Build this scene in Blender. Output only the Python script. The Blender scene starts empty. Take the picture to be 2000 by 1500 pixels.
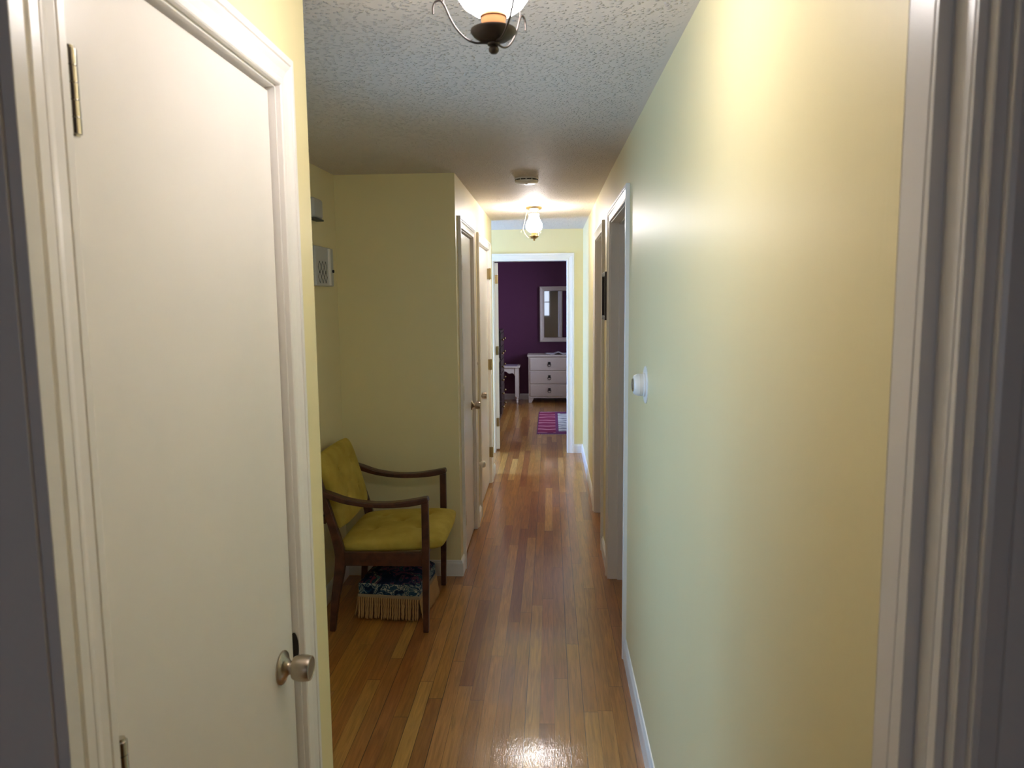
import bpy, bmesh, math, random
from mathutils import Vector, Matrix
random.seed(7)
S = bpy.context.scene
COL = S.collection
PI = math.pi

# ------------------------------------------------------------------ camera
EYE = 1.62
cam_d = bpy.data.cameras.new('camera'); cam = bpy.data.objects.new('camera', cam_d); COL.objects.link(cam)
cam_d.sensor_width = 36.0; cam_d.lens = 1440.0/2000*36
cam_d.clip_start = 0.01
F = 1440.0; vp = (1075.0, 583.0); roll = math.radians(0.2)
_y = Vector(((vp[0]-1000)/F, -(vp[1]-750)/F, 1.0)).normalized()
_u = Vector((-math.sin(roll), math.cos(roll), 0)); _u = (_u - _y*_y.dot(_u)).normalized()
_x = _u.cross(_y)
R_, U_, D_ = Vector((_x[0], _y[0], _u[0])), Vector((_x[1], _y[1], _u[1])), Vector((_x[2], _y[2], _u[2]))
cam.matrix_world = Matrix(((R_[0], U_[0], -D_[0], 0), (R_[1], U_[1], -D_[1], 0), (R_[2], U_[2], -D_[2], EYE), (0, 0, 0, 1)))
cam_d.dof.use_dof = True; cam_d.dof.focus_distance = 4.0; cam_d.dof.aperture_fstop = 9.0
S.camera = cam

# ------------------------------------------------------------------ light and exposure
S.view_settings.view_transform = 'Standard'; S.view_settings.look = 'None'
S.view_settings.gamma = 1; S.view_settings.use_curve_mapping = False
S.view_settings.exposure = 0.5
S.cycles.max_bounces = 16; S.cycles.diffuse_bounces = 12; S.cycles.glossy_bounces = 6
w = bpy.data.worlds.new('world'); S.world = w; w.use_nodes = True
w.node_tree.nodes['Background'].inputs[0].default_value = (.6, .75, 1, 1)
w.node_tree.nodes['Background'].inputs[1].default_value = 0.3
LAMP = (1.0, .94, .94)
LAMP_NEAR = 35.0      # globe emission strengths
LAMP_FAR = 66.0

def area(name, loc, direction, sx, sy, power, color, spread=180):
    l = bpy.data.lights.new(name, 'AREA'); l.shape = 'RECTANGLE'; l.size = sx; l.size_y = sy
    l.energy = power; l.color = color; l.spread = math.radians(spread)
    o = bpy.data.objects.new(name, l); COL.objects.link(o); o.location = loc
    o.rotation_euler = Vector(direction).to_track_quat('-Z', 'Y').to_euler()
    return o
area('entry_daylight', (-1.42, 2.2, 1.25), (1, 0, 0), 1.9, .9, 35, (.34, .62, 1.0))
area('passage_daylight', (-2.62, 7.2, 1.35), (1, 0, -.02), 1.5, .8, 170, (.22, .43, 1.0))
area('bedroom_daylight', (1.72, 9.9, 1.5), (-1, 0, 0), 1.1, 1.2, 75, (.70, .76, 1.0))
area('rear_room_fill', (-.5, -1.72, 1.5), (0, 1, 0), 1.0, 1.0, 1.9, (.80, .86, 1.0))  # added fill behind the camera for the near door frame
area('side_room_fill', (2.25, 3.9, 1.6), (-1, 0, 0), 1.0, 1.6, 2.5, (.9, .95, 1.0))  # added light, keeps the room right of the hallway dimly lit

# ------------------------------------------------------------------ materials
def srgb(h):
    h = h.lstrip('#'); c = [int(h[i:i+2], 16)/255 for i in (0, 2, 4)]
    return tuple((v/12.92 if v <= .04045 else ((v+.055)/1.055)**2.4) for v in c)+(1,)
def new_mat(name):
    m = bpy.data.materials.new(name); m.use_nodes = True
    nt = m.node_tree; return m, nt, nt.nodes['Principled BSDF']
def N(nt, t, **k):
    n = nt.nodes.new(t)
    for a, b in k.items(): setattr(n, a, b)
    return n
def paint(name, col, rough=.45, bump=.05, scale=300, var=.03, spec=.5, coat=0, metal=0, stretch=(1, 1, 1), dist=.001):
    m, nt, b = new_mat(name); L = nt.links.new
    tc = N(nt, 'ShaderNodeTexCoord'); mp = N(nt, 'ShaderNodeMapping'); mp.inputs['Scale'].default_value = stretch
    L(tc.outputs['Object'], mp.inputs[0])
    n = N(nt, 'ShaderNodeTexNoise'); n.inputs['Scale'].default_value = scale; n.inputs['Detail'].default_value = 3
    L(mp.outputs[0], n.inputs[0])
    n2 = N(nt, 'ShaderNodeTexNoise'); n2.inputs['Scale'].default_value = scale/12; L(mp.outputs[0], n2.inputs[0])
    c = srgb(col) if isinstance(col, str) else col
    mx = N(nt, 'ShaderNodeMix', data_type='RGBA'); mx.inputs[6].default_value = tuple(v*(1-var) for v in c[:3])+(1,)
    mx.inputs[7].default_value = tuple(min(1, v*(1+var)) for v in c[:3])+(1,)
    L(n2.outputs[0], mx.inputs[0]); L(mx.outputs[2], b.inputs['Base Color'])
    b.inputs['Roughness'].default_value = rough; b.inputs['Specular IOR Level'].default_value = spec
    b.inputs['Metallic'].default_value = metal; b.inputs['Coat Weight'].default_value = coat
    bp = N(nt, 'ShaderNodeBump'); bp.inputs['Strength'].default_value = bump; bp.inputs['Distance'].default_value = dist
    L(n.outputs[0], bp.inputs['Height']); L(bp.outputs[0], b.inputs['Normal'])
    return m

M = {}
M['yellow'] = paint('yellow_satin_paint', '#eadeae', .41, .35, 70, .015, .5, 0, 0, (1, 1, .12))
M['white'] = paint('white_gloss_trim', '#eeebe8', .28, .06, 60, .02, .5)
M['door'] = paint('white_door_paint', '#ece8e3', .26, .08, 120, .02, .5)
M['purple'] = paint('purple_wall_paint', '#5e3152', .5, .1, 200, .03, .4)
M['roomwhite'] = paint('room_wall_paint', '#cfc9bf', .6, .1, 200, .02)
M['steel'] = paint('brushed_steel', '#b3a696', .28, .25, 60, .08, .5, 0, 1, (1, 30, 30), .0003)
M['chrome'] = paint('chrome_hinge', '#c9c4ba', .16, .02, 60, .04, .5, 0, 1)
M['brass'] = paint('aged_brass', '#a8946a', .3, .05, 60, .1, .5, 0, 1)
M['bronze'] = paint('dark_bronze', '#352e2a', .42, .1, 80, .15, .5, 0, .55)
M['gilt'] = paint('gilt_collar', '#946239', .4, .05, 60, .1, .5, 0, .4)
M['black'] = paint('black_metal', '#18161a', .35, .05, 60, .1)
M['plastic'] = paint('white_plastic', '#efece8', .35, .02, 60, .02)
M['greyplastic'] = paint('pale_grey_plastic', '#b9bab8', .4, .02, 60, .02)
M['vent'] = paint('dark_slot', '#26231f', .6, .02, 60, .02)
M['line'] = paint('dark_grey_line', '#4a4b49', .6, .02, 60, .02)
M['furn'] = paint('antique_white_paint', '#d8cfc4', .42, .1, 90, .04)
M['cloth'] = paint('white_cloth', '#dfe0ea', .85, .4, 400, .04)
M['darkwood'] = paint('dark_frame_wood', '#2c1d16', .4, .1, 40, .25, .5, 0, 0, (8, 1, 1))
M['chestwood'] = paint('dark_chest_wood', '#2a1b1a', .4, .1, 40, .25)
M['cork'] = paint('grey_picture_print', '#8d8a84', .3, .02, 20, .2)
M['subfloor'] = paint('threshold', '#5a3b20', .5, .1, 40, .2)

def wood_mat(name, c1, c2, rough=.38, axis=(1, 1, 1)):
    m, nt, b = new_mat(name); L = nt.links.new
    tc = N(nt, 'ShaderNodeTexCoord'); mp = N(nt, 'ShaderNodeMapping'); mp.inputs['Scale'].default_value = axis
    L(tc.outputs['Object'], mp.inputs[0])
    n = N(nt, 'ShaderNodeTexNoise'); n.inputs['Scale'].default_value = 9; n.inputs['Detail'].default_value = 8; n.inputs['Distortion'].default_value = .6
    L(mp.outputs[0], n.inputs[0])
    r = N(nt, 'ShaderNodeValToRGB'); r.color_ramp.elements[0].position = .35; r.color_ramp.elements[1].position = .68
    r.color_ramp.elements[0].color = srgb(c1); r.color_ramp.elements[1].color = srgb(c2)
    L(n.outputs[0], r.inputs[0]); L(r.outputs[0], b.inputs['Base Color'])
    b.inputs['Roughness'].default_value = rough
    bp = N(nt, 'ShaderNodeBump'); bp.inputs['Strength'].default_value = .15; bp.inputs['Distance'].default_value = .001
    L(n.outputs[0], bp.inputs['Height']); L(bp.outputs[0], b.inputs['Normal'])
    return m
M['walnut'] = wood_mat('walnut_frame', '#3e1f15', '#5a3222', .36, (2, 6, 2))

def fabric_mat():
    m, nt, b = new_mat('mustard_velour'); L = nt.links.new
    tc = N(nt, 'ShaderNodeTexCoord')
    n = N(nt, 'ShaderNodeTexNoise'); n.inputs['Scale'].default_value = 9; n.inputs['Detail'].default_value = 5
    f = N(nt, 'ShaderNodeTexNoise'); f.inputs['Scale'].default_value = 420; f.inputs['Detail'].default_value = 2
    L(tc.outputs['Object'], n.inputs[0]); L(tc.outputs['Object'], f.inputs[0])
    r = N(nt, 'ShaderNodeValToRGB'); r.color_ramp.elements[0].position = .3; r.color_ramp.elements[1].position = .75
    r.color_ramp.elements[0].color = srgb('#a98f38'); r.color_ramp.elements[1].color = srgb('#c9ae52')
    L(n.outputs[0], r.inputs[0]); L(r.outputs[0], b.inputs['Base Color'])
    b.inputs['Roughness'].default_value = .9; b.inputs['Sheen Weight'].default_value = .35; b.inputs['Specular IOR Level'].default_value = .2
    b.inputs['Sheen Tint'].default_value = srgb('#d8c860')
    bp = N(nt, 'ShaderNodeBump'); bp.inputs['Strength'].default_value = .5; bp.inputs['Distance'].default_value = .0015
    L(f.outputs[0], bp.inputs['Height']); L(bp.outputs[0], b.inputs['Normal'])
    return m
M['velour'] = fabric_mat()

def tapestry_mat(name, stops, scale, base_rough=.9):
    m, nt, b = new_mat(name); L = nt.links.new
    tc = N(nt, 'ShaderNodeTexCoord')
    n = N(nt, 'ShaderNodeTexNoise'); n.inputs['Scale'].default_value = scale; n.inputs['Detail'].default_value = 3; n.inputs['Distortion'].default_value = 1.6
    L(tc.outputs['Object'], n.inputs[0])
    r = N(nt, 'ShaderNodeValToRGB'); r.color_ramp.interpolation = 'CONSTANT'
    while len(r.color_ramp.elements) < len(stops): r.color_ramp.elements.new(.5)
    for e, (p, c) in zip(r.color_ramp.elements, stops): e.position = p; e.color = srgb(c)
    L(n.outputs[0], r.inputs[0]); L(r.outputs[0], b.inputs['Base Color'])
    b.inputs['Roughness'].default_value = base_rough; b.inputs['Specular IOR Level'].default_value = .15
    bp = N(nt, 'ShaderNodeBump'); bp.inputs['Strength'].default_value = .5; bp.inputs['Distance'].default_value = .002
    L(n.outputs[0], bp.inputs['Height']); L(bp.outputs[0], b.inputs['Normal'])
    return m
M['tap_top'] = tapestry_mat('tapestry_floral', [(0, '#141c30'), (.42, '#1c2740'), (.5, '#6a3848'), (.55, '#1f3a44'), (.61, '#8d8270'), (.64, '#3a5a58')], 15)
M['tap_side'] = tapestry_mat('tapestry_scroll_border', [(0, '#16233a'), (.42, '#274258'), (.48, '#9a9c90'), (.52, '#2c4658'), (.60, '#a8a694'), (.64, '#3a5660')], 17)
M['braid'] = paint('beige_braid', '#9a8468', .9, .6, 200, .15)
M['fringe'] = paint('tan_cord_fringe', '#b48a58', .85, .6, 260, .2)

def ceiling_mat():
    m, nt, b = new_mat('stippled_ceiling'); L = nt.links.new
    tc = N(nt, 'ShaderNodeTexCoord')
    dn = N(nt, 'ShaderNodeTexNoise'); dn.inputs['Scale'].default_value = 60; dn.inputs['Detail'].default_value = 2; L(tc.outputs['Object'], dn.inputs[0])
    vm = N(nt, 'ShaderNodeVectorMath', operation='MULTIPLY_ADD'); vm.inputs[1].default_value = (.012, .012, .012); L(dn.outputs[1], vm.inputs[0]); L(tc.outputs['Object'], vm.inputs[2])
    n = N(nt, 'ShaderNodeTexVoronoi', feature='F1'); n.inputs['Scale'].default_value = 82; n.inputs['Randomness'].default_value = 1
    L(vm.outputs[0], n.inputs['Vector'])
    r = N(nt, 'ShaderNodeValToRGB'); r.color_ramp.elements[0].position = .05; r.color_ramp.elements[1].position = .42
    r.color_ramp.elements[0].color = (1, 1, 1, 1); r.color_ramp.elements[1].color = (0, 0, 0, 1)
    L(n.outputs[0], r.inputs[0])
    sx = N(nt, 'ShaderNodeSeparateXYZ'); L(tc.outputs['Object'], sx.inputs[0])
    mr = N(nt, 'ShaderNodeMapRange'); mr.inputs['From Min'].default_value = .285; mr.inputs['From Max'].default_value = .325
    mr.inputs['To Min'].default_value = 1; mr.inputs['To Max'].default_value = 0; L(sx.outputs[0], mr.inputs[0])
    mu = N(nt, 'ShaderNodeMath', operation='MULTIPLY'); L(r.outputs[0], mu.inputs[0]); L(mr.outputs[0], mu.inputs[1])
    bp = N(nt, 'ShaderNodeBump'); bp.inputs['Strength'].default_value = 1.0; bp.inputs['Distance'].default_value = .0070
    L(mu.outputs[0], bp.inputs['Height']); L(bp.outputs[0], b.inputs['Normal'])
    b.inputs['Base Color'].default_value = srgb('#dcd4cd'); b.inputs['Roughness'].default_value = .62; b.inputs['Specular IOR Level'].default_value = .35
    return m
M['ceiling'] = ceiling_mat()

def floor_mat():
    m, nt, b = new_mat('oak_strip_floor'); L = nt.links.new
    def math_(op, a, c=None, v=None):
        n = N(nt, 'ShaderNodeMath', operation=op)
        if hasattr(a, 'links') or not isinstance(a, (int, float)): L(a, n.inputs[0])
        else: n.inputs[0].default_value = a
        if c is not None:
            if isinstance(c, (int, float)): n.inputs[1].default_value = c
            else: L(c, n.inputs[1])
        return n.outputs[0]
    tc = N(nt, 'ShaderNodeTexCoord'); sx = N(nt, 'ShaderNodeSeparateXYZ'); L(tc.outputs['Object'], sx.inputs[0])
    X, Y = sx.outputs[0], sx.outputs[1]
    xr = math_('DIVIDE', math_('ADD', X, 10.0), .0572); row = math_('FLOOR', xr); fx = math_('FRACT', xr)
    w1 = N(nt, 'ShaderNodeTexWhiteNoise', noise_dimensions='1D'); L(row, w1.inputs['W'])
    yo = math_('ADD', Y, math_('MULTIPLY', w1.outputs[0], 37.0))
    w1b = N(nt, 'ShaderNodeTexWhiteNoise', noise_dimensions='1D'); L(math_('ADD', row, 51.3), w1b.inputs['W'])
    ln = math_('ADD', math_('MULTIPLY', w1b.outputs[0], .9), .75)
    yr = math_('DIVIDE', math_('ADD', yo, 20.0), ln); brd = math_('FLOOR', yr); fy = math_('FRACT', yr)
    cb = N(nt, 'ShaderNodeCombineXYZ'); L(row, cb.inputs[0]); L(brd, cb.inputs[1])
    w2 = N(nt, 'ShaderNodeTexWhiteNoise', noise_dimensions='2D'); L(cb.outputs[0], w2.inputs['Vector'])
    r = N(nt, 'ShaderNodeValToRGB'); cr = r.color_ramp; cr.interpolation = 'LINEAR'
    stops = [(0, '#8e5628'), (.18, '#a8702f'), (.38, '#b58038'), (.55, '#9c6030'), (.72, '#c08f48'), (.88, '#ad7038'), (1, '#d3a25a')]
    while len(cr.elements) < len(stops): cr.elements.new(.5)
    for e, (p, c) in zip(cr.elements, stops): e.position = p; e.color = srgb(c)
    L(w2.outputs[0], r.inputs[0])
    # grain
    cg = N(nt, 'ShaderNodeCombineXYZ'); L(math_('MULTIPLY', X, 55.0), cg.inputs[0]); L(math_('MULTIPLY', Y, 3.2), cg.inputs[1]); L(math_('MULTIPLY', w2.outputs[0], 40.0), cg.inputs[2])
    g = N(nt, 'ShaderNodeTexNoise'); g.inputs['Scale'].default_value = 1.6; g.inputs['Detail'].default_value = 6; g.inputs['Distortion'].default_value = .8; L(cg.outputs[0], g.inputs[0])
    gr = N(nt, 'ShaderNodeMapRange'); gr.inputs['From Min'].default_value = .3; gr.inputs['From Max'].default_value = .7
    gr.inputs['To Min'].default_value = .70; gr.inputs['To Max'].default_value = 1.18; L(g.outputs[0], gr.inputs[0])
    mx = N(nt, 'ShaderNodeMix', data_type='RGBA', blend_type='MULTIPLY'); mx.inputs[0].default_value = 1
    L(r.outputs[0], mx.inputs[6]); L(gr.outputs[0], mx.inputs[7])
    # seams
    wd = N(nt, 'ShaderNodeTexWhiteNoise', noise_dimensions='1D'); L(math_('ADD', row, 7.7), wd.inputs['W'])
    sw = math_('ADD', math_('MULTIPLY', math_('POWER', wd.outputs[0], 2.0), .045), .012)
    s1 = math_('LESS_THAN', fx, sw)
    s2 = math_('LESS_THAN', math_('MULTIPLY', fy, ln), .0022)
    seam = math_('MAXIMUM', s1, s2)
    m2 = N(nt, 'ShaderNodeMix', data_type='RGBA'); L(math_('MULTIPLY', seam, .85), m2.inputs[0]); L(mx.outputs[2], m2.inputs[6]); m2.inputs[7].default_value = srgb('#2a1608')
    L(m2.outputs[2], b.inputs['Base Color'])
    # varnish
    wn = N(nt, 'ShaderNodeTexNoise'); wn.inputs['Scale'].default_value = 1
    cv = N(nt, 'ShaderNodeCombineXYZ'); L(math_('MULTIPLY', X, 42.0), cv.inputs[0]); L(math_('MULTIPLY', Y, 16.0), cv.inputs[1]); L(math_('MULTIPLY', w2.outputs[0], 9.0), cv.inputs[2])
    L(cv.outputs[0], wn.inputs[0]); wn.inputs['Detail'].default_value = 3
    b.inputs['Roughness'].default_value = .34; b.inputs['Specular IOR Level'].default_value = .3
    b.inputs['Coat Weight'].default_value = .55; b.inputs['Coat Roughness'].default_value = .075
    tilt = math_('MULTIPLY', math_('SUBTRACT', w2.outputs[0], .5), fx)   # boards lie at slightly different angles
    h = math_('ADD', math_('MULTIPLY', wn.outputs[0], .5), math_('ADD', math_('MULTIPLY', seam, -.7), math_('MULTIPLY', tilt, .5)))
    h = math_('ADD', h, math_('MULTIPLY', g.outputs[0], .12))
    cf = N(nt, 'ShaderNodeCombineXYZ'); L(math_('MULTIPLY', X, 330.0), cf.inputs[0]); L(math_('MULTIPLY', Y, 38.0), cf.inputs[1]); L(math_('MULTIPLY', w2.outputs[0], 30.0), cf.inputs[2])
    fn = N(nt, 'ShaderNodeTexNoise'); fn.inputs['Scale'].default_value = 1; fn.inputs['Detail'].default_value = 2; L(cf.outputs[0], fn.inputs[0])
    h = math_('ADD', h, math_('MULTIPLY', fn.outputs[0], .55))
    bp = N(nt, 'ShaderNodeBump'); bp.inputs['Strength'].default_value = .42; bp.inputs['Distance'].default_value = .0012
    L(h, bp.inputs['Height']); L(bp.outputs[0], b.inputs['Normal']); L(bp.outputs[0], b.inputs['Coat Normal'])
    return m
M['floor'] = floor_mat()

def emit_mat(name, col, strength):
    m, nt, b = new_mat(name)
    b.inputs['Base Color'].default_value = (.9, .88, .84, 1)
    b.inputs['Emission Color'].default_value = tuple(col)+(1,); b.inputs['Emission Strength'].default_value = strength
    b.inputs['Roughness'].default_value = .3
    return m
M['globe_near'] = emit_mat('lit_glass_near', LAMP, LAMP_NEAR)
M['globe_far'] = emit_mat('lit_glass_far', LAMP, LAMP_FAR)
def glass_mat():
    m, nt, b = new_mat('clear_pane'); L = nt.links.new
    t = N(nt, 'ShaderNodeBsdfTransparent'); g = N(nt, 'ShaderNodeBsdfGlossy'); g.inputs['Roughness'].default_value = .02
    mx = N(nt, 'ShaderNodeMixShader'); f = N(nt, 'ShaderNodeFresnel'); f.inputs[0].default_value = 1.45
    L(f.outputs[0], mx.inputs[0]); L(t.outputs[0], mx.inputs[1]); L(g.outputs[0], mx.inputs[2])
    L(mx.outputs[0], nt.nodes['Material Output'].inputs[0]); return m
M['glass'] = glass_mat()
m, nt, b = new_mat('mirror_silver'); b.inputs['Metallic'].default_value = 1; b.inputs['Roughness'].default_value = .02
b.inputs['Base Color'].default_value = (.82, .84, .86, 1); M['mirror'] = m

def rug_mat(name, base, line, freq, amp, thick):
    m, nt, b = new_mat(name); L = nt.links.new
    tc = N(nt, 'ShaderNodeTexCoord'); w_ = N(nt, 'ShaderNodeTexWave', bands_direction='Y'); w_.inputs['Scale'].default_value = freq
    w_.inputs['Distortion'].default_value = amp; w_.inputs['Detail'].default_value = 1; w_.inputs['Detail Scale'].default_value = 3
    L(tc.outputs['Object'], w_.inputs[0])
    r = N(nt, 'ShaderNodeValToRGB'); r.color_ramp.elements[0].position = 1-thick-.04; r.color_ramp.elements[1].position = 1-thick
    r.color_ramp.elements[0].color = srgb(base); r.color_ramp.elements[1].color = srgb(line)
    L(w_.outputs[0], r.inputs[0]); L(r.outputs[0], b.inputs['Base Color']); b.inputs['Roughness'].default_value = .95
    return m
M['rug'] = rug_mat('magenta_wave_rug', '#8f2c5a', '#d898ac', 1.35, 2.2, .10)
M['rugpanel'] = rug_mat('pale_woven_panel', '#d6dde0', '#7c8496', 2.1, 5.0, .16)
M['rugborder'] = paint('plum_rug_border', '#7a3d74', .95, .5, 200, .12)

# ------------------------------------------------------------------ mesh helpers
def box(bm, x0, x1, y0, y1, z0, z1):
    vs = [bm.verts.new((x, y, z)) for x in (x0, x1) for y in (y0, y1) for z in (z0, z1)]
    for f in ((0, 1, 3, 2), (4, 6, 7, 5), (0, 4, 5, 1), (2, 3, 7, 6), (0, 2, 6, 4), (1, 5, 7, 3)):
        bm.faces.new([vs[i] for i in f])
def lathe(bm, prof, seg=32, mat=Matrix()):
    """prof: list of (r, h) revolved about local z."""
    rings = []
    for r, h in prof:
        if r < 1e-6: rings.append([bm.verts.new(mat @ Vector((0, 0, h)))])
        else: rings.append([bm.verts.new(mat @ Vector((r*math.cos(2*PI*i/seg), r*math.sin(2*PI*i/seg), h))) for i in range(seg)])
    for a, b in zip(rings, rings[1:]):
        for i in range(seg):
            j = (i+1) % seg
            if len(a) == 1 and len(b) == 1: continue
            if len(a) == 1: bm.faces.new((a[0], b[i], b[j]))
            elif len(b) == 1: bm.faces.new((a[i], a[j], b[0]))
            else: bm.faces.new((a[i], a[j], b[j], b[i]))
def catmull(pts, n=6):
    P = [Vector(p) for p in pts]; P = [2*P[0]-P[1]]+P+[2*P[-1]-P[-2]]; out = []
    for i in range(1, len(P)-2):
        for k in range(n):
            t = k/n; a, b, c, d = P[i-1], P[i], P[i+1], P[i+2]
            out.append(.5*((2*b)+(c-a)*t+(2*a-5*b+4*c-d)*t*t+(-a+3*b-3*c+d)*t**3))
    out.append(P[-2]); return out
def tube(bm, pts, r, seg=8, closed=False):
    pts = [Vector(p) for p in pts]; rr = r if isinstance(r, (list, tuple)) else [r]*len(pts)
    rings = []; n = len(pts)
    up = None
    for i, p in enumerate(pts):
        if closed: t = (pts[(i+1) % n]-pts[i-1]).normalized()
        else: t = (pts[min(i+1, n-1)]-pts[max(i-1, 0)]).normalized()
        if up is None: up = t.orthogonal().normalized()
        up = (up-t*t.dot(up)).normalized(); s = t.cross(up)
        rings.append([bm.verts.new(p+rr[i]*(up*math.cos(2*PI*k/seg)+s*math.sin(2*PI*k/seg))) for k in range(seg)])
    pairs = list(zip(rings, rings[1:]))+([(rings[-1], rings[0])] if closed else [])
    for a, b in pairs:
        for k in range(seg): bm.faces.new((a[k], a[(k+1) % seg], b[(k+1) % seg], b[k]))
    if not closed: bm.faces.new(rings[0][::-1]); bm.faces.new(rings[-1])
def sweep_xz(bm, pts, y0, y1, n=5):
    """pts: (x, z, thickness) smoothed; a solid bar of y-width y0..y1."""
    P = catmull([(a, b, c) for a, b, c in pts], n) if n > 1 else [Vector(p) for p in pts]
    rows = []
    for i, p in enumerate(P):
        q, r = P[max(i-1, 0)], P[min(i+1, len(P)-1)]
        t = Vector((r[0]-q[0], r[1]-q[1])).normalized(); nn = Vector((-t[1], t[0])); h = p[2]/2
        a = (p[0]+nn[0]*h, p[1]+nn[1]*h); b = (p[0]-nn[0]*h, p[1]-nn[1]*h)
        rows.append([bm.verts.new((a[0], y0, a[1])), bm.verts.new((a[0], y1, a[1])), bm.verts.new((b[0], y1, b[1])), bm.verts.new((b[0], y0, b[1]))])
    for a, b in zip(rows, rows[1:]):
        for k in range(4): bm.faces.new((a[k], a[(k+1) % 4], b[(k+1) % 4], b[k]))
    bm.faces.new(rows[0][::-1]); bm.faces.new(rows[-1])
def cushion(bm, W, D, T, mat, dimples=(), n=36, dome=.012, p=5, depth=.024):
    """pillow W x D x T, local z is its face."""
    def pt(i, j, s):
        u, v = -1+2*i/n, -1+2*j/n
        # crowd the samples to the rim
        u = math.copysign(abs(math.sin(u*PI/2)), u); v = math.copysign(abs(math.sin(v*PI/2)), v)
        k = max(0, (1-abs(u)**p)*(1-abs(v)**p))**.32
        c = 1-.035*(abs(u)*abs(v))**3
        h = T/2*k*s + (dome*(1-u*u)*(1-v*v) if s > 0 else 0)
        if s > 0:
            for (du, dv) in dimples: h -= depth*math.exp(-(((u-du)*W/2)**2+((v-dv)*D/2)**2)/(.020**2)) + depth*.35*math.exp(-(((u-du)*W/2)**2+((v-dv)*D/2)**2)/(.055**2))
        return mat @ Vector((u*W/2*c, v*D/2*c, h))
    top = [[bm.verts.new(pt(i, j, 1)) for j in range(n+1)] for i in range(n+1)]
    bot = [[top[i][j] if i in (0, n) or j in (0, n) else bm.verts.new(pt(i, j, -1)) for j in range(n+1)] for i in range(n+1)]
    for i in range(n):
        for j in range(n):
            bm.faces.new((top[i][j], top[i+1][j], top[i+1][j+1], top[i][j+1]))
            q = (bot[i][j+1], bot[i+1][j+1], bot[i+1][j], bot[i][j])
            if len(set(q)) == 4:
                try: bm.faces.new(q)
                except ValueError: pass
def obj(name, bm, mat, parent=None, bevel=0, smooth=False, loc=None, segs=2):
    bmesh.ops.remove_doubles(bm, verts=bm.verts, dist=1e-6)
    bmesh.ops.recalc_face_normals(bm, faces=bm.faces)
    me = bpy.data.meshes.new(name); bm.to_mesh(me); bm.free()
    o = bpy.data.objects.new(name, me); COL.objects.link(o); me.materials.append(mat)
    if smooth:
        for p in me.polygons: p.use_smooth = True
    if bevel:
        md = o.modifiers.new('bevel', 'BEVEL'); md.width = bevel; md.segments = segs; md.limit_method = 'ANGLE'; md.angle_limit = math.radians(40)
        if smooth is None: pass
    if parent: o.parent = parent
    if loc: o.location = loc
    return o
def smooth_sharp(o, deg=35):
    for p in o.data.polygons: p.use_smooth = True
    o.data.set_sharp_from_angle(angle=math.radians(deg)); return o
def B(): return bmesh.new()
def tag(o, label, cat, group=None):
    o['label'] = label; o['category'] = cat
    if group: o['group'] = group
    return o
def empty(name, loc, label, cat, group=None, rz=0):
    o = bpy.data.objects.new(name, None); COL.objects.link(o); o.location = loc; o.rotation_euler = (0, 0, rz)
    o.empty_display_size = .1
    return tag(o, label, cat, group)
def struct(name, bm, mat, label, cat, bevel=0, parent=None):
    o = obj(name, bm, mat, parent, bevel)
    if parent is None: o['kind'] = 'structure'; o['label'] = label; o['category'] = cat
    return o

# ------------------------------------------------------------------ the setting
XL, XR, YE = -.53, .335, 7.67
XA = -1.21; YA0, YA1 = 1.645, 4.174
HT = 2.45   # walls run up past the ceiling surface
b_ = B(); box(b_, -3.3, 2.4, -1.7, 12.0, -.06, 0)
struct('floor', b_, M['floor'], 'glossy honey-brown strip oak floor running down the hallway', 'floor')
def ceil_z(y):
    P = [(-2, 2.24), (1.7, 2.275), (4.2, 2.318), (8, 2.325), (12, 2.325)]
    for (a, za), (c, zc) in zip(P, P[1:]):
        if y <= c: return za+(zc-za)*(y-a)/(c-a)
    return 2.325
bm = B(); ys = [-1.7, 1.7, 4.2, 8, 12.0]; rows = []
for y in ys: rows.append([bm.verts.new((x, y, z)) for x, z in ((-3.3, ceil_z(y)), (2.4, ceil_z(y)), (2.4, 2.5), (-3.3, 2.5))])
for a, c in zip(rows, rows[1:]):
    for k in range(4): bm.faces.new((a[k], a[(k+1) % 4], c[(k+1) % 4], c[k]))
bm.faces.new(rows[0]); bm.faces.new(rows[-1])
struct('ceiling', bm, M['ceiling'], 'grey-white stippled plaster ceiling over the hallway', 'ceiling')

def wall_y(bm, x0, x1, y0, y1, openings=(), top=HT):
    """wall running along y with door openings (ya, yb, z0, z1)."""
    y = y0
    for ya, yb, za, zb in sorted(openings):
        box(bm, x0, x1, y, ya, 0, top); box(bm, x0, x1, ya, yb, zb, top)
        if za > 0: box(bm, x0, x1, ya, yb, 0, za)
        y = yb
    box(bm, x0, x1, y, y1, 0, top)
def wall_x(bm, y0, y1, x0, x1, openings=(), top=HT):
    x = x0
    for xa, xb, za, zb in sorted(openings):
        box(bm, x, xa, y0, y1, 0, top); box(bm, xa, xb, y0, y1, zb, top)
        if za > 0: box(bm, xa, xb, y0, y1, 0, za)
        x = xb
    box(bm, x, x1, y0, y1, 0, top)
JT = .019   # jamb thickness
D1 = (3.25, 4.142); D2 = (4.70, 5.48)         # openings in the right wall
DC = (.812, 1.452)                              # closet door, left wall
DA = (4.350, 5.055); DB = (5.420, 6.370)        # doors of the left wall beyond the alcove
DE = (-.584, .168)                              # end doorway (x range)
YD0, YD1 = .547, .640                           # wall the camera looks through
WT = .115
bm = B(); wall_y(bm, XR, XR+WT, YD0+.005, YE+.11, [(D1[0]-JT, D1[1]+JT, 0, 2.03+JT), (D2[0]-JT, D2[1]+JT, 0, 2.03+JT)])
struct('wall_right', bm, M['yellow'], 'long pale yellow hallway wall on the right with two doorways', 'wall')
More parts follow.
